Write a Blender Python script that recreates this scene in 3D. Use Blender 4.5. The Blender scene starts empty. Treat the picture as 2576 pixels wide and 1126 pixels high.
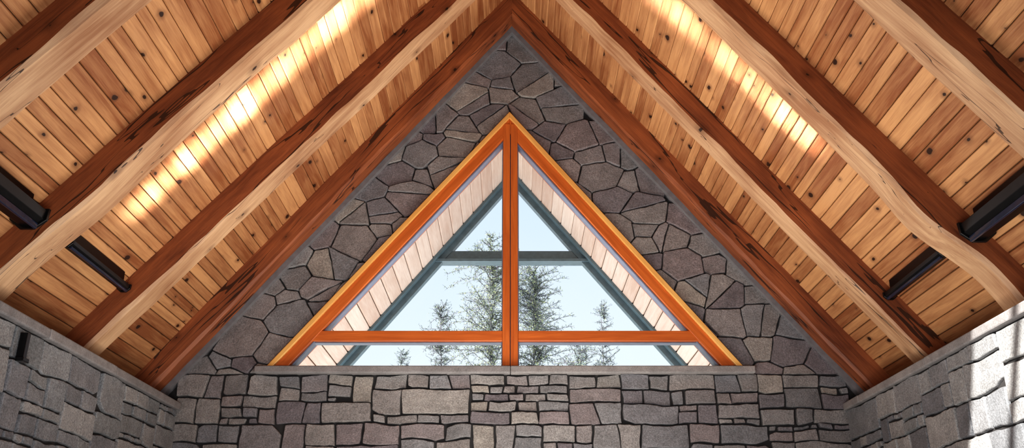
import bpy, bmesh, math, random
from mathutils import Vector, Matrix, noise

random.seed(11)
scene = bpy.context.scene
Z0 = 1.6            # eye height
M = 1.23            # roof slope
S = math.sqrt(1+M*M)
RB = 6.797+Z0       # apex height of the rafter undersides
RC = 7.177+Z0       # apex height of the board ceiling
HP = (RC-RB)/S      # rafter depth
YG = 10.0           # gable wall face
WX = 3.70           # side wall faces
WT = 1.93+Z0        # side wall top

# ------------------------------------------------------------------ helpers
class MB:
    def __init__(s): s.v=[]; s.f=[]; s.c=[]; s.m=[]
    def add(s, vs, fs, col=(0.5,0.5,0.5), mi=0):
        o=len(s.v); s.v += [tuple(p) for p in vs]; s.c += [col]*len(vs)
        for f in fs:
            s.f.append([o+i for i in f]); s.m.append(mi)
    def box(s, a, b, col=(0.5,0.5,0.5), mi=0):
        x0,y0,z0=a; x1,y1,z1=b
        s.add([(x0,y0,z0),(x1,y0,z0),(x1,y1,z0),(x0,y1,z0),(x0,y0,z1),(x1,y0,z1),(x1,y1,z1),(x0,y1,z1)],
              [(0,3,2,1),(4,5,6,7),(0,1,5,4),(1,2,6,5),(2,3,7,6),(3,0,4,7)],col,mi)
    def prism_xz(s, pts, y0, y1, col=(0.5,0.5,0.5), mi=0):
        n=len(pts)
        vs=[(p[0],y0,p[1]) for p in pts]+[(p[0],y1,p[1]) for p in pts]
        fs=[list(range(n)), list(range(2*n-1,n-1,-1))]+[(i,(i+1)%n+0,(i+1)%n+n,i+n)[::-1] for i in range(n)]
        s.add(vs,fs,col,mi)
    def obj(s, name, mats, parent=None, mw=None, bevel=0, smooth=False):
        me=bpy.data.meshes.new(name); me.from_pydata(s.v,[],s.f); me.update()
        for m in mats: me.materials.append(m)
        me.polygons.foreach_set('material_index', s.m)
        at=me.color_attributes.new('rnd','FLOAT_COLOR','POINT')
        fl=[]
        for c in s.c: fl += [c[0],c[1],c[2],1.0]
        at.data.foreach_set('color', fl)
        bm=bmesh.new(); bm.from_mesh(me); bmesh.ops.recalc_face_normals(bm, faces=bm.faces); bm.to_mesh(me); bm.free()
        if smooth: me.polygons.foreach_set('use_smooth',[True]*len(me.polygons))
        ob=bpy.data.objects.new(name, me); scene.collection.objects.link(ob)
        if mw is not None: ob.matrix_world=mw
        if parent: 
            ob.parent=parent
        if bevel:
            b=ob.modifiers.new('bevel','BEVEL'); b.width=bevel; b.segments=2; b.limit_method='ANGLE'
        return ob

def empty(name, loc=(0,0,0)):
    e=bpy.data.objects.new(name,None); e.empty_display_size=0.3; scene.collection.objects.link(e); return e

def R3(): return (random.random(),random.random(),random.random())

# ------------------------------------------------------------------ materials
def newmat(name):
    m=bpy.data.materials.new(name); m.use_nodes=True
    nt=m.node_tree; nt.nodes.clear()
    out=nt.nodes.new('ShaderNodeOutputMaterial'); b=nt.nodes.new('ShaderNodeBsdfPrincipled')
    nt.links.new(b.outputs[0],out.inputs[0])
    return m,nt,b
def N(nt,t,**kw):
    n=nt.nodes.new(t)
    for k,v in kw.items(): setattr(n,k,v)
    return n
def L(nt,a,b): nt.links.new(a,b)
def math_(nt,op,a,b=None,clamp=False):
    n=N(nt,'ShaderNodeMath',operation=op); n.use_clamp=clamp
    for i,v in enumerate((a,b)):
        if v is None: continue
        if isinstance(v,(int,float)): n.inputs[i].default_value=v
        else: L(nt,v,n.inputs[i])
    return n.outputs[0]
def ramp(nt,fac,stops,interp='LINEAR'):
    n=N(nt,'ShaderNodeValToRGB'); n.color_ramp.interpolation=interp
    e=n.color_ramp.elements
    while len(e)<len(stops): e.new(0.5)
    for i,(p,c) in enumerate(stops):
        e[i].position=p; e[i].color=(c[0],c[1],c[2],1) if not isinstance(c,(int,float)) else (c,c,c,1)
    L(nt,fac,n.inputs[0]); return n.outputs[0]
def mix(nt,fac,a,b,mode='MIX'):
    n=N(nt,'ShaderNodeMix',data_type='RGBA',blend_type=mode)
    for sock,v in ((n.inputs[0],fac),(n.inputs[6],a),(n.inputs[7],b)):
        if isinstance(v,(int,float)): sock.default_value=v
        elif isinstance(v,tuple): sock.default_value=(v[0],v[1],v[2],1)
        else: L(nt,v,sock)
    return n.outputs[2]
def N_sep(nt,c):
    sp=N(nt,'ShaderNodeSeparateColor'); L(nt,c,sp.inputs[0]); return sp.outputs[0]

def wood(name, dark, light, axis='X', perboard=0.0, knots=0.5, cracks=0.0, rough=0.6, knotscale=2.6, blotch=0.35, knotcol=(0.03,0.010,0.004), bump=0.25):
    m,nt,b=newmat(name)
    tc=N(nt,'ShaderNodeTexCoord'); at=N(nt,'ShaderNodeAttribute',attribute_name='rnd')
    oi=N(nt,'ShaderNodeObjectInfo')
    off=N(nt,'ShaderNodeVectorMath',operation='SCALE'); L(nt,at.outputs['Vector'],off.inputs[0]); off.inputs['Scale'].default_value=37.0
    off2=N(nt,'ShaderNodeVectorMath',operation='ADD'); L(nt,off.outputs[0],off2.inputs[0])
    cmb=N(nt,'ShaderNodeCombineXYZ'); r=math_(nt,'MULTIPLY',oi.outputs['Random'],53.0)
    for i in range(3): L(nt,r,cmb.inputs[i])
    L(nt,cmb.outputs[0],off2.inputs[1])
    co=N(nt,'ShaderNodeVectorMath',operation='ADD'); L(nt,tc.outputs['Object'],co.inputs[0]); L(nt,off2.outputs[0],co.inputs[1])
    def mp(along,across):
        n=N(nt,'ShaderNodeMapping'); L(nt,co.outputs[0],n.inputs['Vector'])
        sc={'X':(along,across,across),'Y':(across,along,across),'Z':(across,across,along)}[axis]
        n.inputs['Scale'].default_value=sc; return n.outputs[0]
    # knots (on the unfolded face: length, and girth = sum of the two cross axes)
    sx=N(nt,'ShaderNodeSeparateXYZ'); L(nt,co.outputs[0],sx.inputs[0])
    kc=N(nt,'ShaderNodeCombineXYZ')
    al=sx.outputs[{'X':0,'Y':1,'Z':2}[axis]]; ot=[sx.outputs[i] for i in range(3) if i!={'X':0,'Y':1,'Z':2}[axis]]
    wn=N(nt,'ShaderNodeTexNoise'); wn.inputs['Scale'].default_value=9; L(nt,co.outputs[0],wn.inputs['Vector'])
    wv=math_(nt,'MULTIPLY',math_(nt,'SUBTRACT',wn.outputs[0],0.5),0.05)
    L(nt,math_(nt,'MULTIPLY',al,0.62),kc.inputs[0]); L(nt,math_(nt,'ADD',math_(nt,'ADD',ot[0],ot[1]),wv),kc.inputs[1])
    v=N(nt,'ShaderNodeTexVoronoi'); v.voronoi_dimensions='2D'; v.inputs['Scale'].default_value=knotscale; v.inputs['Randomness'].default_value=1.0
    L(nt,kc.outputs[0],v.inputs['Vector']); d=v.outputs['Distance']
    sz=math_(nt,'MULTIPLY',math_(nt,'SUBTRACT',N_sep(nt,v.outputs['Color']),0.30),0.055*knots*knotscale/2.6*1.6)
    kk=math_(nt,'SUBTRACT',d,sz)
    kmask=ramp(nt,kk,[(0.0,1.0),(0.014*knotscale/2.6,0.0)])
    halo=math_(nt,'MULTIPLY',ramp(nt,kk,[(0.0,1.0),(0.13,0.0)],'EASE'),math_(nt,'GREATER_THAN',sz,0.0))
    # grain
    g=N(nt,'ShaderNodeTexNoise'); g.inputs['Scale'].default_value=1; g.inputs['Detail'].default_value=5; g.inputs['Roughness'].default_value=0.6; g.inputs['Distortion'].default_value=0.6
    L(nt,mp(1.3,22),g.inputs['Vector'])
    g2=N(nt,'ShaderNodeTexNoise'); g2.inputs['Scale'].default_value=1; g2.inputs['Detail'].default_value=3
    L(nt,mp(5,110),g2.inputs['Vector'])
    bl=N(nt,'ShaderNodeTexNoise'); bl.inputs['Scale'].default_value=1.0; bl.inputs['Detail'].default_value=3
    L(nt,mp(1.1,3.0),bl.inputs['Vector'])
    f=math_(nt,'ADD',math_(nt,'MULTIPLY',g.outputs[0],0.75),math_(nt,'MULTIPLY',g2.outputs[0],0.25))
    f=math_(nt,'ADD',f,math_(nt,'MULTIPLY',math_(nt,'SUBTRACT',bl.outputs[0],0.5),blotch*2))
    if perboard>0:
        sp=N(nt,'ShaderNodeSeparateColor'); L(nt,at.outputs['Color'],sp.inputs[0])
        f=math_(nt,'ADD',f,math_(nt,'MULTIPLY',math_(nt,'SUBTRACT',sp.outputs[0],0.5),perboard))
    mid=tuple((a+c)*0.5 for a,c in zip(dark,light))
    col=ramp(nt,f,[(0.25,dark),(0.5,mid),(0.75,light)])
    if knots>0:
        col=mix(nt,math_(nt,'MULTIPLY',halo,0.55),col,tuple(c*0.5 for c in dark))
        col=mix(nt,kmask,col,knotcol)
    hgt=math_(nt,'ADD',g.outputs[0],math_(nt,'MULTIPLY',g2.outputs[0],0.5))
    if cracks>0:
        c=N(nt,'ShaderNodeTexNoise'); c.inputs['Scale'].default_value=1; c.inputs['Detail'].default_value=3; c.inputs['Roughness'].default_value=0.45
        L(nt,mp(0.45,5.5),c.inputs['Vector'])
        a=math_(nt,'ABSOLUTE',math_(nt,'SUBTRACT',c.outputs[0],0.5))
        gate=N(nt,'ShaderNodeTexNoise'); gate.inputs['Scale'].default_value=1; L(nt,mp(0.9,2.0),gate.inputs['Vector'])
        w=math_(nt,'MULTIPLY',math_(nt,'SUBTRACT',gate.outputs[0],0.38,True),0.07*cracks)
        cm=math_(nt,'LESS_THAN',a,w)
        col=mix(nt,math_(nt,'MULTIPLY',cm,0.85),col,(0.018,0.007,0.004))
        hgt=math_(nt,'SUBTRACT',hgt,math_(nt,'MULTIPLY',cm,1.5))
    L(nt,col,b.inputs['Base Color']); b.inputs['Roughness'].default_value=rough
    bp=N(nt,'ShaderNodeBump'); bp.inputs['Strength'].default_value=bump; bp.inputs['Distance'].default_value=0.01
    L(nt,hgt,bp.inputs['Height']); L(nt,bp.outputs[0],b.inputs['Normal'])
    return m

def stone(name, cols, bump=0.6, speck=1.0):
    m,nt,b=newmat(name)
    tc=N(nt,'ShaderNodeTexCoord'); at=N(nt,'ShaderNodeAttribute',attribute_name='rnd')
    sp=N(nt,'ShaderNodeSeparateColor'); L(nt,at.outputs['Color'],sp.inputs[0])
    off=N(nt,'ShaderNodeVectorMath',operation='SCALE'); L(nt,at.outputs['Vector'],off.inputs[0]); off.inputs['Scale'].default_value=29.0
    co=N(nt,'ShaderNodeVectorMath',operation='ADD'); L(nt,tc.outputs['Object'],co.inputs[0]); L(nt,off.outputs[0],co.inputs[1])
    n=len(cols)
    base=ramp(nt,sp.outputs[0],[(i/(n-1),c) for i,c in enumerate(cols)])
    n1=N(nt,'ShaderNodeTexNoise'); n1.inputs['Scale'].default_value=5; n1.inputs['Detail'].default_value=6; n1.inputs['Roughness'].default_value=0.65
    L(nt,co.outputs[0],n1.inputs['Vector'])
    n2=N(nt,'ShaderNodeTexNoise'); n2.inputs['Scale'].default_value=70; n2.inputs['Detail'].default_value=3; n2.inputs['Roughness'].default_value=0.8
    L(nt,co.outputs[0],n2.inputs['Vector'])
    k=ramp(nt,n1.outputs[0],[(0.3,0.76),(0.7,1.24)])
    col=mix(nt,1.0,base,k,'MULTIPLY')
    k2=ramp(nt,n2.outputs[0],[(0.3,1-0.45*speck),(0.5,1.0),(0.72,1+0.6*speck)])
    col=mix(nt,1.0,col,k2,'MULTIPLY')
    L(nt,col,b.inputs['Base Color']); b.inputs['Roughness'].default_value=0.85
    mu=N(nt,'ShaderNodeTexNoise'); mu.inputs['Scale'].default_value=14; mu.inputs['Detail'].default_value=8; mu.inputs['Roughness'].default_value=0.7
    L(nt,co.outputs[0],mu.inputs['Vector'])
    h=math_(nt,'ADD',mu.outputs[0],math_(nt,'MULTIPLY',n2.outputs[0],0.25))
    bp=N(nt,'ShaderNodeBump'); bp.inputs['Strength'].default_value=bump; bp.inputs['Distance'].default_value=0.03
    L(nt,h,bp.inputs['Height']); L(nt,bp.outputs[0],b.inputs['Normal'])
    return m

def plain(name,col,rough=0.5,metal=0.0,var=0.15,scale=12):
    m,nt,b=newmat(name)
    tc=N(nt,'ShaderNodeTexCoord'); n=N(nt,'ShaderNodeTexNoise'); n.inputs['Scale'].default_value=scale; n.inputs['Detail'].default_value=4
    L(nt,tc.outputs['Object'],n.inputs['Vector'])
    c=ramp(nt,n.outputs[0],[(0.3,tuple(x*(1-var) for x in col)),(0.7,tuple(min(1,x*(1+var)) for x in col))])
    L(nt,c,b.inputs['Base Color']); b.inputs['Roughness'].default_value=rough; b.inputs['Metallic'].default_value=metal
    return m

m_board=wood('pine_ceiling_boards',(0.27,0.095,0.034),(0.64,0.345,0.155),axis='Y',perboard=0.40,knots=0.95,knotscale=3.3,rough=0.5,blotch=0.26,bump=0.35)
m_front=wood('timber_red_brown',(0.12,0.031,0.013),(0.42,0.135,0.048),axis='X',knots=0.6,cracks=1.0,knotscale=2.0,rough=0.55,blotch=0.35)
m_bottom=wood('timber_pale_lit',(0.32,0.15,0.07),(0.66,0.43,0.25),axis='X',knots=0.6,cracks=0.3,knotscale=2.0,rough=0.55,blotch=0.5)  # undersides: paler timber, with the light falling on them partly in the colour
m_frame=wood('window_frame_cedar',(0.40,0.085,0.018),(0.72,0.20,0.042),axis='X',knots=0.0,rough=0.35,blotch=0.2,bump=0.1)
m_lip=wood('window_trim_honey_lit',(0.72,0.33,0.08),(0.96,0.60,0.20),axis='X',knots=0.0,rough=0.35,blotch=0.2,bump=0.1)  # honey tone includes the brightness of the lit jamb reveal
m_soffit=wood('soffit_boards_pale',(0.62,0.45,0.36),(0.82,0.70,0.61),axis='Y',perboard=0.4,knots=0.0,rough=0.6,blotch=0.2)
m_stone=stone('gable_stone',[(0.185,0.187,0.195),(0.265,0.245,0.235),(0.225,0.192,0.197),(0.285,0.272,0.265),(0.21,0.213,0.225),(0.175,0.155,0.168),(0.27,0.26,0.257),(0.34,0.31,0.275)])
m_stone_side=stone('side_wall_stone',[(0.18,0.195,0.205),(0.30,0.305,0.305),(0.215,0.22,0.235),(0.35,0.35,0.345),(0.245,0.258,0.27),(0.165,0.17,0.185)])
m_mortar=plain('dark_mortar',(0.032,0.030,0.030),0.95)
m_ledge=stone('ledge_stone',[(0.24,0.23,0.23),(0.30,0.285,0.28)],bump=0.3,speck=0.5)
m_flash=plain('grey_edge_trim',(0.20,0.195,0.205),0.6)
m_teal=plain('painted_teal_grey',(0.12,0.18,0.21),0.35)
m_black=plain('black_metal',(0.008,0.008,0.009),0.3,0.3)
m_lens=plain('fixture_lens',(0.02,0.03,0.06),0.1)
m_bead=plain('glazing_bead',(0.17,0.19,0.27),0.35)
m_floor=wood('oak_floor',(0.25,0.14,0.07),(0.5,0.33,0.18),axis='Y',perboard=0.4,knots=0.2,rough=0.4)
m_plaster=plain('roof_underlay',(0.12,0.07,0.04),0.9)
m_ground=plain('pale_gravel',(0.60,0.58,0.55),0.95,0,0.2,3)
m_bark=plain('bark',(0.13,0.13,0.15),0.9)
m_needle=plain('needles',(0.17,0.22,0.19),0.8,0,0.4,2)
m_leaf=plain('young_leaves',(0.44,0.50,0.22),0.8,0,0.3,2)

# glass
m_glass=bpy.data.materials.new('window_glass'); m_glass.use_nodes=True
nt=m_glass.node_tree; nt.nodes.clear()
o=N(nt,'ShaderNodeOutputMaterial'); mx=N(nt,'ShaderNodeMixShader'); t=N(nt,'ShaderNodeBsdfTransparent'); g=N(nt,'ShaderNodeBsdfGlossy')
t.inputs[0].default_value=(0.96,0.985,0.99,1); g.inputs['Roughness'].default_value=0.02
fr=N(nt,'ShaderNodeFresnel'); fr.inputs[0].default_value=1.3
L(nt,fr.outputs[0],mx.inputs[0]); L(nt,t.outputs[0],mx.inputs[1]); L(nt,g.outputs[0],mx.inputs[2]); L(nt,mx.outputs[0],o.inputs[0])

# ------------------------------------------------------------------ roof frames
def frame(side, y=0.0, apex=RC):
    if side=='L':
        u=Vector((-1,0,-M))/S; v=Vector((0,1,0))
    else:
        u=Vector((1,0,-M))/S; v=Vector((0,-1,0))
    n=u.cross(v)
    mw=Matrix((( u.x,v.x,n.x,0),(u.y,v.y,n.y,y),(u.z,v.z,n.z,apex),(0,0,0,1)))
    return mw

# ceiling boards
ceiling=empty('ceiling')
SKY=(2.35,4.05,0.45,2.10)  # unseen skylight added for the wall sun patch: slope range, y range (left slope)
def board(mb,x0,x1,y0,y1,t=0.022,ch=0.009,g=0.0025):
    c=R3(); dz=random.uniform(-0.002,0.002)
    x0+=g; x1-=g; y0+=0.001; y1-=0.001
    prof=[(x0,-t),(x0,-ch+dz),(x0+ch*0.7,dz),(x1-ch*0.7,dz),(x1,-ch+dz),(x1,-t)]
    n=len(prof)
    vs=[(p[0],y0,p[1]) for p in prof]+[(p[0],y1,p[1]) for p in prof]
    fs=[list(range(n)),list(range(2*n-1,n-1,-1))]+[(i,(i+1)%n,(i+1)%n+n,i+n) for i in range(n)]
    mb.add(vs,fs,c)
for side in 'LR':
    mb=MB(); x=-0.02; sg=1 if side=='L' else -1
    while x<6.9:
        w=random.choice([0.10,0.115,0.13,0.13,0.145])
        y=-3.0
        if side=='L' and x+w>SKY[0] and x<SKY[1]:
            board(mb,x,x+w,-3,SKY[2]); y=SKY[3]
        while y<YG:
            l=random.choice([1.65,3.3,3.3,4.8,4.8]); e=min(YG,y+l)
            if YG-e<0.3: e=YG
            a,bb=(y,e) if sg>0 else (-e,-y)
            board(mb,x,x+w,a,bb); y=e
        x+=w
    mb.obj('boards_'+('left' if side=='L' else 'right'),[m_board],ceiling,frame(side))
    # roof deck above
    mb=MB(); x0,x1=-0.03,7.1
    def bx(xa,xb,ya,yb,za=-0.13,zb=-0.03):
        if sg<0: ya,yb=-yb,-ya
        mb.box((xa,ya,za),(xb,yb,zb))
    if side=='L':
        bx(x0,x1,-3.2,SKY[2]); bx(x0,x1,SKY[3],10.3); bx(x0,SKY[0],SKY[2],SKY[3]); bx(SKY[1],x1,SKY[2],SKY[3])
    else: bx(x0,x1,-3.2,10.3)
    mb.obj('roof_deck_'+('left' if side=='L' else 'right'),[m_plaster],ceiling,frame(side))

# frame of the added skylight; its crossbar breaks up the sun patch
sk=MB()
for x in (SKY[0],SKY[1]): sk.box((x-0.03,SKY[2],-0.14),(x+0.03,SKY[3],0.0))
sk.box((SKY[0],SKY[2]-0.03,-0.14),(SKY[1],SKY[2]+0.03,0.0)); sk.box((SKY[0],SKY[3]-0.03,-0.14),(SKY[1],SKY[3]+0.03,0.0))
sk.box((SKY[0],1.27,-0.12),(SKY[1],1.32,-0.05))
sk.obj('added_skylight',[m_frame],None,frame('L'))

# ------------------------------------------------------------------ rafters
def rafter(side, far0, far1, th=0.30, hp=HP, seed=0, lump=0.0, L_=6.75, name='ceiling_rafter', bot=None):
    """far0/far1: y of the far face at the ridge and at the eave"""
    mb=MB(); sg=1 if side=='L' else -1
    nseg=90; rows=[]
    for i in range(nseg+1):
        t=i/nseg
        def nz(k,f): return noise.noise(Vector((t*f*L_/3, seed*7.3+k*3.1, side=='L' and 1.5 or 4.2)))
        c1=0.020+0.022*max(0,nz(1,3)+0.15)+0.02*max(0,nz(5,9)); c2=0.015+0.03*max(0,nz(2,3))
        h=hp+0.010*nz(3,2)+0.006*nz(8,12)
        if lump: 
            h+=lump*math.exp(-((t-0.80)/0.05)**2)*0.5 - lump*0.5*math.exp(-((t-0.90)/0.05)**2)
        yf=far0+(far1-far0)*t + 0.012*nz(4,2); yn=far0+(far1-far0)*t-th+0.014*nz(6,2)+0.006*nz(9,12)
        sec=[(yn,-0.01),(yn-0.003,h*0.5+0.01*nz(10,4)),(yn,h-c1),(yn+c1,h),((yn+yf)/2,h+0.004*nz(11,5)),(yf-c2,h),(yf,h-c2),(yf,h*0.5),(yf,-0.01)]
        rows.append(sec)
    n=9; vs=[]
    for i,sec in enumerate(rows):
        t=i/nseg
        for (y,z) in sec:
            x=M*z*(1-t)+t*L_
            vs.append((x, sg*y, z))
    fs=[];mi=[]
    for i in range(nseg):
        for k in range(n-1):
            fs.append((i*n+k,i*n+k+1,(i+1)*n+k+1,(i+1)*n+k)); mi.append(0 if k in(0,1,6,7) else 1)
        fs.append((i*n+n-1,i*n,(i+1)*n,(i+1)*n+n-1)); mi.append(0)
    fs.append(list(range(n))); mi.append(0); fs.append(list(range(nseg*n,nseg*n+n))); mi.append(0)
    mb.v+=vs; mb.c+=[(0.3,0.6,0.2)]*len(vs); mb.f+=[list(f) for f in fs]; mb.m+=mi
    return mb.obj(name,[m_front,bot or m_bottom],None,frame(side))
rafter('L',9.89,9.89,0.24,seed=1,bot=m_front); rafter('R',9.89,9.89,0.24,seed=2,bot=m_front)
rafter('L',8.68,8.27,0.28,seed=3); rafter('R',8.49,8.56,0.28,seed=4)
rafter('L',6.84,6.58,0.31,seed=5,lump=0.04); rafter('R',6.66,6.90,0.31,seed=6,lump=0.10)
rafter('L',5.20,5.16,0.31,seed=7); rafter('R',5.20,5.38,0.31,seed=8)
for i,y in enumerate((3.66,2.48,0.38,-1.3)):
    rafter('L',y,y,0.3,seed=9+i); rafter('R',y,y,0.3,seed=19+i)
# ridge beam
mb=MB(); mb.prism_xz([(-0.05,RC-0.14),(0.05,RC-0.14),(0.05,RC-0.05),(0.0,RC),(-0.05,RC-0.05)],-3,9.6); mb.obj('ridge_beam',[m_front])

# ------------------------------------------------------------------ stones
def clip(poly, nx,ny,d):
    out=[]; n=len(poly)
    for i in range(n):
        a=poly[i]; b=poly[(i+1)%n]; da=nx*a[0]+ny*a[1]-d; db=nx*b[0]+ny*b[1]-d
        if da<=0: out.append(a)
        if (da<0<db) or (db<0<da):
            t=da/(da-db); out.append((a[0]+(b[0]-a[0])*t,a[1]+(b[1]-a[1])*t))
    return out
def area(p):
    return 0.5*sum(p[i][0]*p[(i+1)%len(p)][1]-p[(i+1)%len(p)][0]*p[i][1] for i in range(len(p)))
def roundoff(poly, r):
    out=[]; n=len(poly)
    for i in range(n):
        p=Vector(poly[i]); a=Vector(poly[i-1]); b=Vector(poly[(i+1)%n])
        la=(a-p).length; lb=(b-p).length
        if la<1e-5 or lb<1e-5: continue
        ra=min(r,la*0.4); rb=min(r,lb*0.4)
        p1=p+(a-p)/la*ra; p2=p+(b-p)/lb*rb
        out.append(p1); out.append(p1*0.25+p*0.5+p2*0.25); out.append(p2)
    return out
def resample(poly, step):
    out=[]; n=len(poly)
    for i in range(n):
        a=Vector(poly[i]); b=Vector(poly[(i+1)%n]); l=(b-a).length; k=max(1,int(l/step))
        for j in range(k): out.append(a+(b-a)*(j/k))
    return out
def add_stone(mb, poly, to3d, depth, rr, warp):
    if area(poly)<0: poly=poly[::-1]
    if len(poly)<3 or area(poly)<0.0025: return
    P=resample(roundoff(poly,rr),0.05)
    if len(P)<5: return
    sd=random.random()*50; Q=[]
    for p in P:
        w=Vector((noise.noise(Vector((p.x*3.2,p.y*3.2,3.0))),noise.noise(Vector((p.x*3.2,p.y*3.2,9.0)))))*warp
        w+=Vector((noise.noise(Vector((p.x*14,p.y*14,sd))),noise.noise(Vector((p.x*14,p.y*14,sd+5)))))*0.009
        Q.append(p+w)
    c=sum(Q,Vector((0,0)))/len(Q)
    col=R3(); n=len(Q); tx=random.uniform(-0.04,0.04); ty=random.uniform(-0.04,0.04)
    def ring(ins,z):
        r=[]
        for q in Q:
            dv=c-q; l=max(dv.length,1e-4); k=min(ins/l,0.5)
            qq=q+dv*k; r.append(to3d(qq.x,qq.y,z+(qq.x-c.x)*tx+(qq.y-c.y)*ty if z>0 else z))
        return r
    vs=ring(0,0)+ring(0.001,depth-0.012)+ring(0.004,depth-0.004)+ring(0.011,depth)
    fs=[]
    for k in range(3):
        for i in range(n): fs.append((k*n+i,k*n+(i+1)%n,(k+1)*n+(i+1)%n,(k+1)*n+i))
    fs.append([3*n+i for i in range(n)])
    mb.add(vs,fs,col)

def ashlar(x0,x1,z0,z1):
    res=[]
    def split(a,b,c,d):
        w=b-a; h=d-c
        if h>0.42 or (h>0.30 and random.random()<0.60) or (h>0.17 and random.random()<0.18):
            m=c+h*random.uniform(0.25,0.75); split(a,b,c,m); split(a,b,m,d); return
        if w>random.uniform(0.38,0.90) or w>3.6*h:
            m=a+w*random.uniform(0.28,0.72); split(a,m,c,d); split(m,b,c,d); return
        res.append((a,b,c,d))
    z=z1
    while z>z0+0.05:
        h=random.uniform(0.45,0.80)
        if z-h<z0+0.2: h=z-z0
        x=x0
        while x<x1-0.05:
            w=random.uniform(0.4,1.1)
            if x+w>x1-0.35: w=x1-x
            split(x,x+w,z-h,z); x+=w
        z-=h
    return res
def rect_poly(r,g=0.005,j=0.014):
    a,b,c,d=r
    J=lambda: random.uniform(-j*0.3,j)
    P=[(a+g+J(),c+g+J()*0.7),(b-g-J(),c+g+J()*0.7),(b-g-J(),d-g-J()*0.7),(a+g+J(),d-g-J()*0.7)]
    w=b-a; h=d-c
    if random.random()<0.3 and w>0.2 and h>0.13: # knocked-off corner
        k=random.randrange(4); p=Vector(P[k]); q=Vector(P[k-1]); r_=Vector(P[(k+1)%4])
        P[k:k+1]=[tuple(p+(q-p)*random.uniform(0.1,0.3)),tuple(p+(r_-p)*random.uniform(0.10,0.25))]
    return P
def slant_split(rects):
    """some neighbours share a slanting upright joint"""
    out=[]
    for r in rects:
        a,b,c,d=r; w=b-a; h=d-c
        if w>0.42 and h>0.15 and random.random()<0.45:
            m1=a+w*random.uniform(0.35,0.65); m2=m1+random.uniform(-0.35,0.35)*h
            g=0.006
            out.append([(a+g,c+g),(m1-g,c+g),(m2-g,d-g),(a+g,d-g)]); out.append([(m1+g,c+g),(b-g,c+g),(b-g,d-g),(m2+g,d-g)])
        else: out.append(rect_poly(r))
    return out

# gable wall
WA=(-0.03,5.555+Z0); WL=(-2.737,2.334+Z0); WR=(2.577,2.334+Z0)   # window outline
SILL_B=2.255+Z0
wall=empty('wall_gable')
mb=MB()
ext=4.3
mb.prism_xz([(-ext,0),(ext,0),(ext,RB-M*ext),(WR[0]+0.0,WR[1]),(WL[0],WL[1]),(-ext,RB-M*ext)],YG,YG+0.3)
mb.prism_xz([(-ext,RB-M*ext),WL,WA,(0,RC-0.02)],YG,YG+0.3)
mb.prism_xz([(ext,RB-M*ext),(0,RC-0.02),WA,WR],YG,YG+0.3)
mb.prism_xz([(-ext,RB-M*ext),(0,RC-0.02),(0,RC),(-ext,RC-M*ext)],YG,YG+0.3)
mb.prism_xz([(ext,RB-M*ext),(ext,RC-M*ext),(0,RC),(0,RC-0.02)],YG,YG+0.3)
mb.obj('mortar',[m_mortar],wall)
mb=MB()
tog=lambda x,z,d:(x,YG-d,z)
for p_ in slant_split(ashlar(-WX-0.02,WX+0.02,0.0,SILL_B-0.005)):
    add_stone(mb,p_,tog,random.uniform(0.028,0.062),0.010,0.03)
# random-rubble: irregular sites of mixed size
sites=[]
rs=random.Random(7)
tries=0
while tries<12000:
    tries+=1
    x=rs.uniform(-4.3,4.3); z=rs.uniform(SILL_B-0.2,RB+0.4)
    if z>RB-M*abs(x)+0.5: continue
    rad=0.32 if tries<600 else (0.27 if tries<2500 else 0.19)
    ok=True
    for q in sites:
        dx=(q[0]-x)/1.3; dz=(q[1]-z)
        if dx*dx+dz*dz<(max(rad,q[2]*0.82))**2*(1.5 if tries<300 else 1.0): ok=False; break
    if ok: sites.append((x,z,rad))
def line_out(p,q,side):
    dx,dz=q[0]-p[0],q[1]-p[1]; l=math.hypot(dx,dz); return (dz/l*side,-dx/l*side)
nL=line_out(WL,WA,1); dL=nL[0]*WL[0]+nL[1]*WL[1]
nR=line_out(WR,WA,-1); dR=nR[0]*WR[0]+nR[1]*WR[1]
gap=0.006
wts={}
for i,s in enumerate(sites): wts[i]=rs.uniform(-0.018,0.018)+(s[2]-0.235)*0.45
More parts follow.
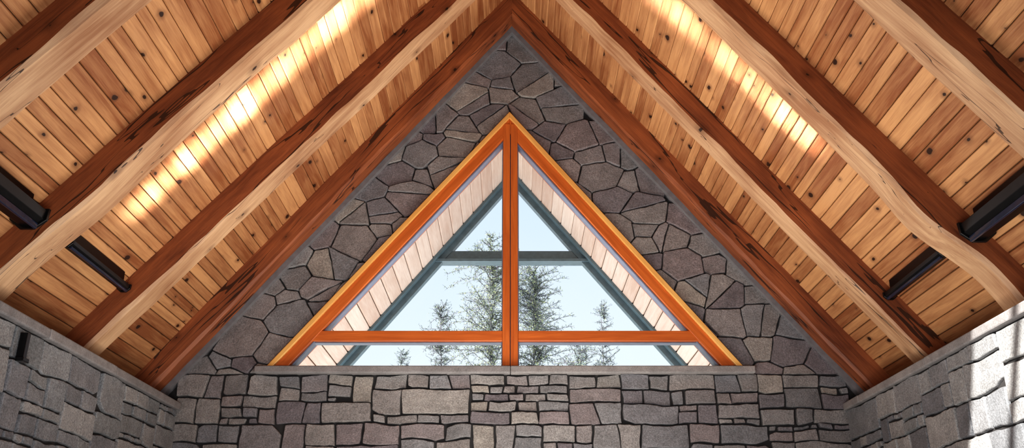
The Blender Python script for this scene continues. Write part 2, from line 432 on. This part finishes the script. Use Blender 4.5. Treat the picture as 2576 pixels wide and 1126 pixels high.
for i,s in enumerate(sites):
    if s[1]>RB-M*abs(s[0])+0.25 : continue
    inL=nL[0]*s[0]+nL[1]*s[1]-dL; inR=nR[0]*s[0]+nR[1]*s[1]-dR
    if inL>0.30 and inR>0.30: continue
    poly=[(s[0]-0.9,s[1]-0.9),(s[0]+0.9,s[1]-0.9),(s[0]+0.9,s[1]+0.9),(s[0]-0.9,s[1]+0.9)]
    for k,q in enumerate(sites):
        if k==i: continue
        dx,dz=(q[0]-s[0])/1.69,q[1]-s[1]; l=math.hypot(dx,dz)
        if l>1.5: continue
        nx,nz_=dx/l,dz/l; mx_,mz=(s[0]+q[0])/2,(s[1]+q[1])/2
        poly=clip(poly,nx,nz_,nx*mx_+nz_*mz-gap+(wts[i]-wts[k]))
        if len(poly)<3: break
    if len(poly)<3: continue
    poly=clip(poly,0,-1,-(SILL_B+0.004))
    for sgn in (1,-1):
        if len(poly)>2: poly=clip(poly,M*sgn/S,1/S,(RB)/S-0.02)
        if len(poly)>2: poly=clip(poly,sgn,0,WX+0.02)
    parts=[]
    if len(poly)>2:
        pl=clip(poly,nL[0],nL[1],dL-0.010)
        pr=clip(poly,nR[0],nR[1],dR-0.010)
        al_=abs(area(pl)) if len(pl)>2 else 0; ar_=abs(area(pr)) if len(pr)>2 else 0
        if al_>=ar_:
            parts.append(pl)
            if len(pr)>2:
                e=clip(pr,-nL[0],-nL[1],-(dL+0.004))
                if len(e)>2 and abs(area(e))>0.006: parts.append(e)
        else:
            parts.append(pr)
            if len(pl)>2:
                e=clip(pl,-nR[0],-nR[1],-(dR+0.004))
                if len(e)>2 and abs(area(e))>0.006: parts.append(e)
    for p_ in parts:
        if len(p_)<3: continue
        sub=[p_]
        if abs(area(p_))>0.085 and random.random()<0.55:
            # a large blank is split by the mason into two angular slabs
            cxx=sum(q[0] for q in p_)/len(p_); czz=sum(q[1] for q in p_)/len(p_)
            an=math.pi/2+random.uniform(-0.75,0.75) if random.random()<0.7 else random.uniform(-0.5,0.5)
            ux,uz=math.cos(an),math.sin(an); dd=ux*cxx+uz*czz+random.uniform(-0.04,0.04)
            sub=[clip(p_,ux,uz,dd-gap),clip(p_,-ux,-uz,-dd-gap)]
        for q_ in sub:
            if len(q_)>2: add_stone(mb,q_,tog,random.uniform(0.035,0.062),0.008,0.012)
mb.obj('stones',[m_stone],wall)
mb=MB()
wv=0.075
mb.prism_xz([(0,RB+0.02),(-4.1,RB+0.02-M*4.1),(-4.1,RB-wv-M*4.1),(0,RB-wv)],YG-0.11,YG+0.0)
mb.prism_xz([(0,RB+0.02),(0,RB-wv),(4.1,RB-wv-M*4.1),(4.1,RB+0.02-M*4.1)],YG-0.11,YG+0.0)
mb.obj('trim_gable',[m_flash])
mb=MB(); mb.prism_xz([(-4.1,RB-M*4.1),(0,RB),(4.1,RB-M*4.1),(4.1,RC-M*4.1),(0,RC),(-4.1,RC-M*4.1)],9.9,YG+0.0); mb.obj('gable_blocking',[m_front],wall)

# side walls
for side,sg in (('left',-1),('right',1)):
    w=empty('wall_'+side)
    mb=MB(); xa,xb=sorted((sg*WX,sg*(WX+0.75))); mb.box((xa,-3,0),(xb,YG,WT-0.08))
    xa,xb=sorted((sg*4.40,sg*4.6)); mb.box((xa,-3,WT-0.08),(xb,YG,RC-M*4.4))
    mb.obj('mortar',[m_mortar],w)
    mb=MB()
    ts=(lambda s_: (lambda y,z,d:(s_*(WX-d),y,z)))(sg)
    for r in ashlar(1.0,YG-0.03,0.0,WT-0.085):
        add_stone(mb,rect_poly(r,0.006,0.010),ts,random.uniform(0.020,0.038),0.010,0.022)
    mb.obj('stones',[m_stone_side],w)
    mb=MB(); y=-3.0
    while y<YG-0.06:
        l=random.uniform(1.1,1.9); e=min(y+l,YG-0.05)
        if YG-0.05-e<0.4: e=YG-0.05
        xi=WX-0.06+random.uniform(-0.006,0.006)
        a,b=sorted((sg*xi,sg*4.42)); mb.box((a,y+0.002,WT-0.08),(b,e-0.002,WT+random.uniform(-0.004,0.004)),R3()); y=e
    mb.obj('trim_'+side,[m_ledge],None,bevel=0.012)
mb=MB(); mb.box((-4.5,-3.2,0),(4.5,-3.0,3.5)); mb.prism_xz([(-4.5,3.5),(4.5,3.5),(0,RC)],-3.2,-3.0); mb.obj('wall_rear',[m_ledge])
mb=MB(); x=-4.5
while x<4.5:
    y=-3.0
    while y<YG:
        l=random.uniform(1,2.2); e=min(y+l,YG); mb.box((x,y,-0.02),(x+0.148,e-0.002,0.0),R3()); y=e
    x+=0.15
mb.obj('floor',[m_floor])

# ------------------------------------------------------------------ window
win=empty('window_1')
def off_line(p,q,n,d): return ((p[0]+n[0]*d,p[1]+n[1]*d),(q[0]+n[0]*d,q[1]+n[1]*d))
def isect(l1,l2):
    (x1,y1),(x2,y2)=l1; (x3,y3),(x4,y4)=l2
    den=(x1-x2)*(y3-y4)-(y1-y2)*(x3-x4)
    px=((x1*y2-y1*x2)*(x3-x4)-(x1-x2)*(x3*y4-y3*x4))/den; py=((x1*y2-y1*x2)*(y3-y4)-(y1-y2)*(x3*y4-y3*x4))/den
    return (px,py)
bot=((-3,WL[1]),(3,WL[1]))
def tri(d):
    l=off_line(WL,WA,nL,d); r=off_line(WR,WA,nR,d)
    return isect(l,bot),isect(r,bot),isect(l,r)
def member(name,mat,d0,d1,y0,y1):
    a0,b0,c0=tri(d0); a1,b1,c1=tri(d1)
    for nm,p in (('left',(a0,c0,c1,a1)),('right',(b0,b1,c1,c0))):
        p0=Vector((p[0][0],0,p[0][1])); p1=Vector((p[1][0],0,p[1][1])) if nm=='left' else Vector((p[3][0],0,p[3][1]))
        ux=(p1-p0).normalized(); uy=Vector((0,1,0)); uz=ux.cross(uy)
        mw=Matrix(((ux.x,uy.x,uz.x,p0.x),(ux.y,uy.y,uz.y,0),(ux.z,uy.z,uz.z,p0.z),(0,0,0,1))); inv=mw.inverted()
        pts=[inv@Vector((q[0],0,q[1])) for q in p]
        mb=MB(); mb.prism_xz([(q.x,q.z) for q in pts],y0,y1,R3()); mb.obj(name+'_'+nm,[mat],win,mw,bevel=0.006)
member('outer_trim',m_lip,0.0,0.055,YG-0.10,YG+0.2)
member('jamb',m_frame,0.055,0.175,YG-0.065,YG+0.2)
member('glazing_bead',m_bead,0.175,0.195,YG-0.02,YG+0.12)
cx=-0.02
def barobj(name,mat,a,b,horizontal):
    mb=MB()
    c=[(a[i]+b[i])/2 for i in range(3)]; h=[(b[i]-a[i])/2 for i in range(3)]
    if horizontal: mb.box((-h[0],-h[1],-h[2]),(h[0],h[1],h[2]),R3()); mw=Matrix.Translation(c)
    else:
        mb.box((-h[2],-h[1],-h[0]),(h[2],h[1],h[0]),R3()); mw=Matrix.Translation(c)@Matrix.Rotation(math.pi/2,4,'Y')
    mb.obj(name,[mat],win,mw,bevel=0.006)
zr0,zr1=2.632+Z0,2.752+Z0
barobj('mullion',m_frame,(cx-0.088,YG-0.075,WL[1]),(cx-0.004,YG+0.15,WA[1]-0.16),False)
barobj('mullion_leaf',m_frame,(cx+0.004,YG-0.075,WL[1]),(cx+0.088,YG+0.15,WA[1]-0.16),False)
def xl(z): return WL[0]+(z-WL[1])*(WA[0]-WL[0])/(WA[1]-WL[1])+0.10*1.35
def xr(z): return WR[0]+(z-WR[1])*(WA[0]-WR[0])/(WA[1]-WR[1])-0.10*1.35
barobj('rail_left',m_frame,(xl(zr0)+0.02,YG-0.055,zr0),(cx-0.088,YG+0.14,zr1),True)
barobj('rail_right',m_frame,(cx+0.088,YG-0.055,zr0),(xr(zr0)-0.02,YG+0.14,zr1),True)
barobj('rail_bead_left',m_bead,(xl(zr0)+0.02,YG-0.01,zr0-0.012),(cx-0.088,YG+0.1,zr0),True)
barobj('rail_bead_right',m_bead,(cx+0.088,YG-0.01,zr0-0.012),(xr(zr0)-0.02,YG+0.1,zr0),True)
barobj('mullion_bead',m_bead,(cx-0.10,YG-0.01,WL[1]),(cx+0.10,YG+0.1,WA[1]-0.3),False)
a,b,c=tri(0.17)
mb=MB(); mb.add([(a[0],YG+0.06,a[1]),(b[0],YG+0.06,b[1]),(c[0],YG+0.06,c[1])],[(0,1,2)]); mb.obj('glass',[m_glass],win)
mb=MB(); mb.box((-2.86,YG-0.13,SILL_B),(-0.02,YG+0.3,WL[1]),(0.2,0.4,0.1)); mb.box((-0.016,YG-0.13,SILL_B),(2.70,YG+0.3,WL[1]),(0.8,0.1,0.6)); mb.obj('sill',[m_ledge],win,bevel=0.01)

# ------------------------------------------------------------------ exterior roof overhang
ov=empty('roof_overhang'); YE=14.4
for side in 'LR':
    sg=1 if side=='L' else -1; mb=MB(); x=0.0
    while x<7.2:
        w=0.26
        a,b=(10.3,YE-0.0) if sg>0 else (-YE,-10.3)
        board(mb,x,x+w,a,b,0.03,0.018,0.006); x+=w
    mb.obj('soffit_'+('left' if side=='L' else 'right'),[m_soffit],ov,frame(side,0,RB))
    mb=MB(); a,b=sorted((sg*10.3,sg*(YE+0.1))); mb.box((-0.05,a,-0.25),(7.3,b,-0.04)); mb.obj('deck_'+side.lower(),[m_plaster],ov,frame(side,0,RB))
    for nm,yy,h0,h1 in (('barge_beam',YE-0.10,0.0,0.13),('barge_cap',YE-0.24,0.0,0.04)):
        mb=MB(); ya,yb=sorted((sg*yy,sg*(yy+0.14))); n=(h0,h1)
        vs=[(M*h,y,h) for h in n for y in (ya,yb)]+[(7.2,y,h) for h in n for y in (ya,yb)]
        mb.add(vs,[(0,1,3,2),(4,6,7,5),(0,4,5,1),(2,3,7,6),(0,2,6,4),(1,5,7,3)]); mb.obj(nm+'_'+side.lower(),[m_teal],ov,frame(side,0,RB))
mb=MB(); zt=5.15+Z0
for za,zb,ya in ((zt,zt+0.045,YE-0.14),(zt+0.045,zt+0.20,YE-0.08)):
    hw=(RB-zb)/M-0.02; mb.prism_xz([(-hw-0.06,za),(hw+0.06,za),(hw,zb),(-hw,zb)],ya,YE+0.1)
mb.obj('tie_beam',[m_teal],ov)
mb=MB(); mb.box((-60,10.3,-0.3),(60,90,-0.05)); mb.box((-60,-60,-0.3),(-4.7,10.3,-0.05)); mb.box((4.7,-60,-0.3),(60,10.3,-0.05)); mb.obj('ground',[m_ground])

# ------------------------------------------------------------------ light fixtures
def fixture(side, y0, y1, r, x=3.60, z=2.64+Z0):
    sg=-1 if side=='L' else 1
    e=empty('linear_uplight')
    prof=[(-r*1.0,0.0),(-r*0.9,-r*0.55),(-r*0.35,-r*0.95),(r*0.35,-r*0.95),(r*0.9,-r*0.55),(r*1.0,0.0),(r*0.82,0.0),(r*0.70,-r*0.40),(-r*0.70,-r*0.40),(-r*0.82,0)]
    def ext(name,prof,ya,yb,mat,bev=0.004):
        mb=MB(); mb.prism_xz([(sg*(x)+p[0],z+p[1]) for p in prof],ya,yb); mb.obj(name,[mat],e,bevel=bev)
    ext('housing',prof,y0,y1,m_black)
    cap=[(-r*1.12,r*0.12),(-r*1.05,-r*0.6),(-r*0.4,-r*1.12),(r*0.4,-r*1.12),(r*1.05,-r*0.6),(r*1.12,r*0.12)]
    ext('end_cap_near',cap,y0-0.03,y0,m_black); ext('end_cap_far',cap,y1,y1+0.03,m_black)
    ext('lens',[(-r*0.68,-r*0.38),(r*0.68,-r*0.38),(r*0.68,-r*0.30),(-r*0.68,-r*0.30)],y0,y1,m_lens)
    ext('side_rail',[(-sg*r*0.55-0.012,-r*1.15),(-sg*r*0.55+0.012,-r*1.15),(-sg*r*0.55+0.012,-r*0.8),(-sg*r*0.55-0.012,-r*0.8)],y0,y1,m_lens)
    zc=RC-M*x-z
    ext('mounting_spine',[(-r*0.3,-r*0.35),(r*0.3,-r*0.35),(r*0.3,zc),(-r*0.3,zc)],y0+0.05,y1-0.05,m_black)
    return e
fixture('L',6.82,7.96,0.060); fixture('R',7.05,8.20,0.060)
fixture('L',5.30,6.20,0.13);  fixture('R',5.50,6.47,0.13)
# strap on the left wall
mb=MB(); mb.box((-WX+0.03,6.55,1.60+Z0),(-WX+0.085,6.60,1.80+Z0)); mb.box((-WX+0.04,6.53,1.58+Z0),(-WX+0.10,6.62,1.61+Z0)); mb.obj('wall_bracket',[m_black],None,bevel=0.004)

# ------------------------------------------------------------------ trees
def tube(mb,p,q,r0,r1,mi):
    d=(q-p); 
    if d.length<1e-5: return
    a=d.orthogonal().normalized(); b=d.normalized().cross(a)
    vs=[]
    for c,r in ((p,r0),(q,r1)):
        for k in range(3):
            t=k*2.0944; vs.append(c+a*math.cos(t)*r+b*math.sin(t)*r)
    mb.add(vs,[(0,1,4,3),(1,2,5,4),(2,0,3,5)],(0.5,0.5,0.5),mi)
def tree(x,y,top,R,seed,leafy=0.3,low=3.2,dens=1.0,prof=((0,0),(1,1))):
    rnd=random.Random(seed); mb=MB(); top+=Z0
    pts=[]
    for i in range(15):
        t=i/14; pts.append(Vector((x+0.06*math.sin(t*9+seed),y+0.05*math.cos(t*7),-0.06+t*(top+0.06))))
    for i in range(14): tube(mb,pts[i],pts[i+1],0.09*(1-i/14)+0.006,0.09*(1-(i+1)/14)+0.006,0)
    def rad_at(d):
        for (d0,r0),(d1,r1) in zip(prof,prof[1:]):
            if d<=d1: return r0+(r1-r0)*(d-d0)/(d1-d0)
        return prof[-1][1]
    z=top-0.03
    while z>low:
        d=top-z; rad=R*rad_at(d)
        for k in range(3+(3 if rad>0.6 else 0)):
            if rnd.random()>0.9*dens: continue
            an=rnd.uniform(0,6.283); l=rad*rnd.uniform(0.5,1.15)+0.05; up=rnd.uniform(0.1,1.0)
            dirv=Vector((math.cos(an),math.sin(an),up)).normalized()
            p=Vector((x,y,z)); n=max(3,int(l/0.10)); seg=l/n
            for i in range(n):
                dirv=(dirv+Vector((rnd.uniform(-.28,.28),rnd.uniform(-.28,.28),rnd.uniform(-.28,.18)))).normalized()
                q=p+dirv*seg; r=0.010*(1-i/n)+0.0035
                tube(mb,p,q,r,r*0.8,0)
                for s_ in range(3):
                    sd=(dirv*0.6+Vector((rnd.uniform(-1,1),rnd.uniform(-1,1),rnd.uniform(-0.6,0.9)))).normalized()
                    tl_=rnd.uniform(0.06,0.24); e=p+sd*tl_
                    tube(mb,p,e,0.0042,0.0024,0)
                    for w in range(4):
                        o_=p+sd*tl_*rnd.uniform(0.2,1.0)
                        nd=(sd*0.5+Vector((rnd.uniform(-1,1),rnd.uniform(-1,1),rnd.uniform(-1,1)))).normalized()
                        ln=rnd.uniform(0.02,0.05); wv_=nd.orthogonal().normalized()*0.005
                        mi=2 if rnd.random()<leafy else 1
                        mb.add([o_-wv_,o_+wv_,o_+nd*ln+wv_,o_+nd*ln-wv_],[(0,1,2,3)],(0.5,0.5,0.5),mi)
                p=q
        z-=rnd.uniform(0.06,0.15)
    mb.obj('conifer_tree',[m_bark,m_needle,m_leaf])
crown=((0,0.12),(0.3,0.45),(0.55,0.45),(0.75,1.0),(1.6,1.1),(2.2,0.9),(3.4,1.1))
tree(-0.52,22,8.62,1.15,3,0.5,prof=crown,dens=0.92)
tree(0.60,22.5,7.82,0.95,5,0.35,prof=((0,0.5),(0.35,0.9),(1.2,1.0),(2.2,1.05)),dens=0.92)
tree(-1.85,23,7.0,0.60,8,0.15,low=4,prof=((0,0.25),(0.5,0.9),(1.2,1.1),(1.5,0.5)))
tree(2.42,23,7.05,0.40,9,0.1,low=4,prof=((0,0.15),(0.6,0.8),(1.2,1.0),(2.0,1.2)))
tree(1.65,22,5.80,0.70,12,0.2,low=3.5,prof=((0,0.3),(0.6,1.0)))
tree(-2.72,22,5.50,0.5,14,0.1,low=3.5,prof=((0,0.2),(1,1)))

# ------------------------------------------------------------------ light
w=bpy.data.worlds.new('sky'); scene.world=w; w.use_nodes=True; nt=w.node_tree; nt.nodes.clear()
o=N(nt,'ShaderNodeOutputWorld'); bg=N(nt,'ShaderNodeBackground'); tc=N(nt,'ShaderNodeTexCoord'); sp=N(nt,'ShaderNodeSeparateXYZ')
L(nt,tc.outputs['Generated'],sp.inputs[0])
cl=N(nt,'ShaderNodeTexNoise'); cl.inputs['Scale'].default_value=2.5; cl.inputs['Detail'].default_value=4; L(nt,tc.outputs['Generated'],cl.inputs['Vector'])
f=math_(nt,'ADD',sp.outputs[2],math_(nt,'MULTIPLY',math_(nt,'SUBTRACT',cl.outputs[0],0.5),0.25))
c=ramp(nt,f,[(0.0,(0.90,0.94,0.97)),(0.22,(0.80,0.88,0.97)),(0.45,(0.64,0.77,0.94)),(1.0,(0.42,0.62,0.90))])
L(nt,c,bg.inputs[0]); bg.inputs[1].default_value=0.97; L(nt,bg.outputs[0],o.inputs[0])

sun=bpy.data.lights.new('sun','SUN'); sun.energy=12.5; sun.angle=0.009; sun.color=(1,0.96,0.90)
so=bpy.data.objects.new('sun',sun); scene.collection.objects.link(so)
so.rotation_euler=Vector((0.8,0.75,-0.5)).to_track_quat('-Z','Y').to_euler()

def arealight(name,loc,target,sx,sy,power,col=(1,1,1),spread=180):
    l=bpy.data.lights.new(name,'AREA'); l.shape='RECTANGLE'; l.size=sx; l.size_y=sy; l.energy=power; l.color=col; l.spread=math.radians(spread)
    ob=bpy.data.objects.new(name,l); scene.collection.objects.link(ob); ob.location=loc
    d=Vector(target)-Vector(loc); ob.rotation_euler=d.to_track_quat('-Z','Y').to_euler(); return ob
arealight('floor_bounce_fill',(0,7.4,0.5),(0,7.5,8),2.4,3.0,165,(1.0,0.94,0.86),120)  # added unseen fill, stands in for light bounced off the floor
arealight('room_fill',(0,2.5,1.2),(0,10,4.6),4.0,1.6,150,(0.96,0.97,1.0),150)  # added fill for the gable and room, no actual lamp there
arealight('soffit_fill',(0,12.5,0.3),(0,12.4,8),7.0,3.0,330,(1.0,0.95,0.92))  # added outside below the view to brighten the soffit
# added narrow lamps standing in for reflected sun on the boards between two rafters
for x,wd,p in ((-0.80,0.35,0.9),(-1.25,0.40,1.7),(-1.75,0.40,1.4),(-2.15,0.25,0.7),(-2.5,0.32,1.6),(-2.88,0.22,1.1),(-3.2,0.2,0.6),(1.15,0.35,0.8),(1.55,0.35,0.7),(2.05,0.4,0.55),(2.55,0.4,1.0)):
    yy=7.28 if x<0 else 7.34
    arealight('sun_streak_fill',(x,yy,0.9),(x,yy+0.0001,8),wd,0.24,p*3.3,(0.95,0.97,1.0),5)

# ------------------------------------------------------------------ camera
cam=bpy.data.cameras.new('camera'); co=bpy.data.objects.new('camera',cam); scene.collection.objects.link(co)
cam.sensor_width=36; cam.lens=36*2271/2576; cam.clip_end=300
co.location=(0,0,Z0); co.rotation_euler=(math.radians(90+22.2),0,0)
scene.camera=co
scene.view_settings.view_transform='Standard'
for lk in ('Medium High Contrast','High Contrast','None'):
    try:
        scene.view_settings.look=lk; break
    except Exception: pass
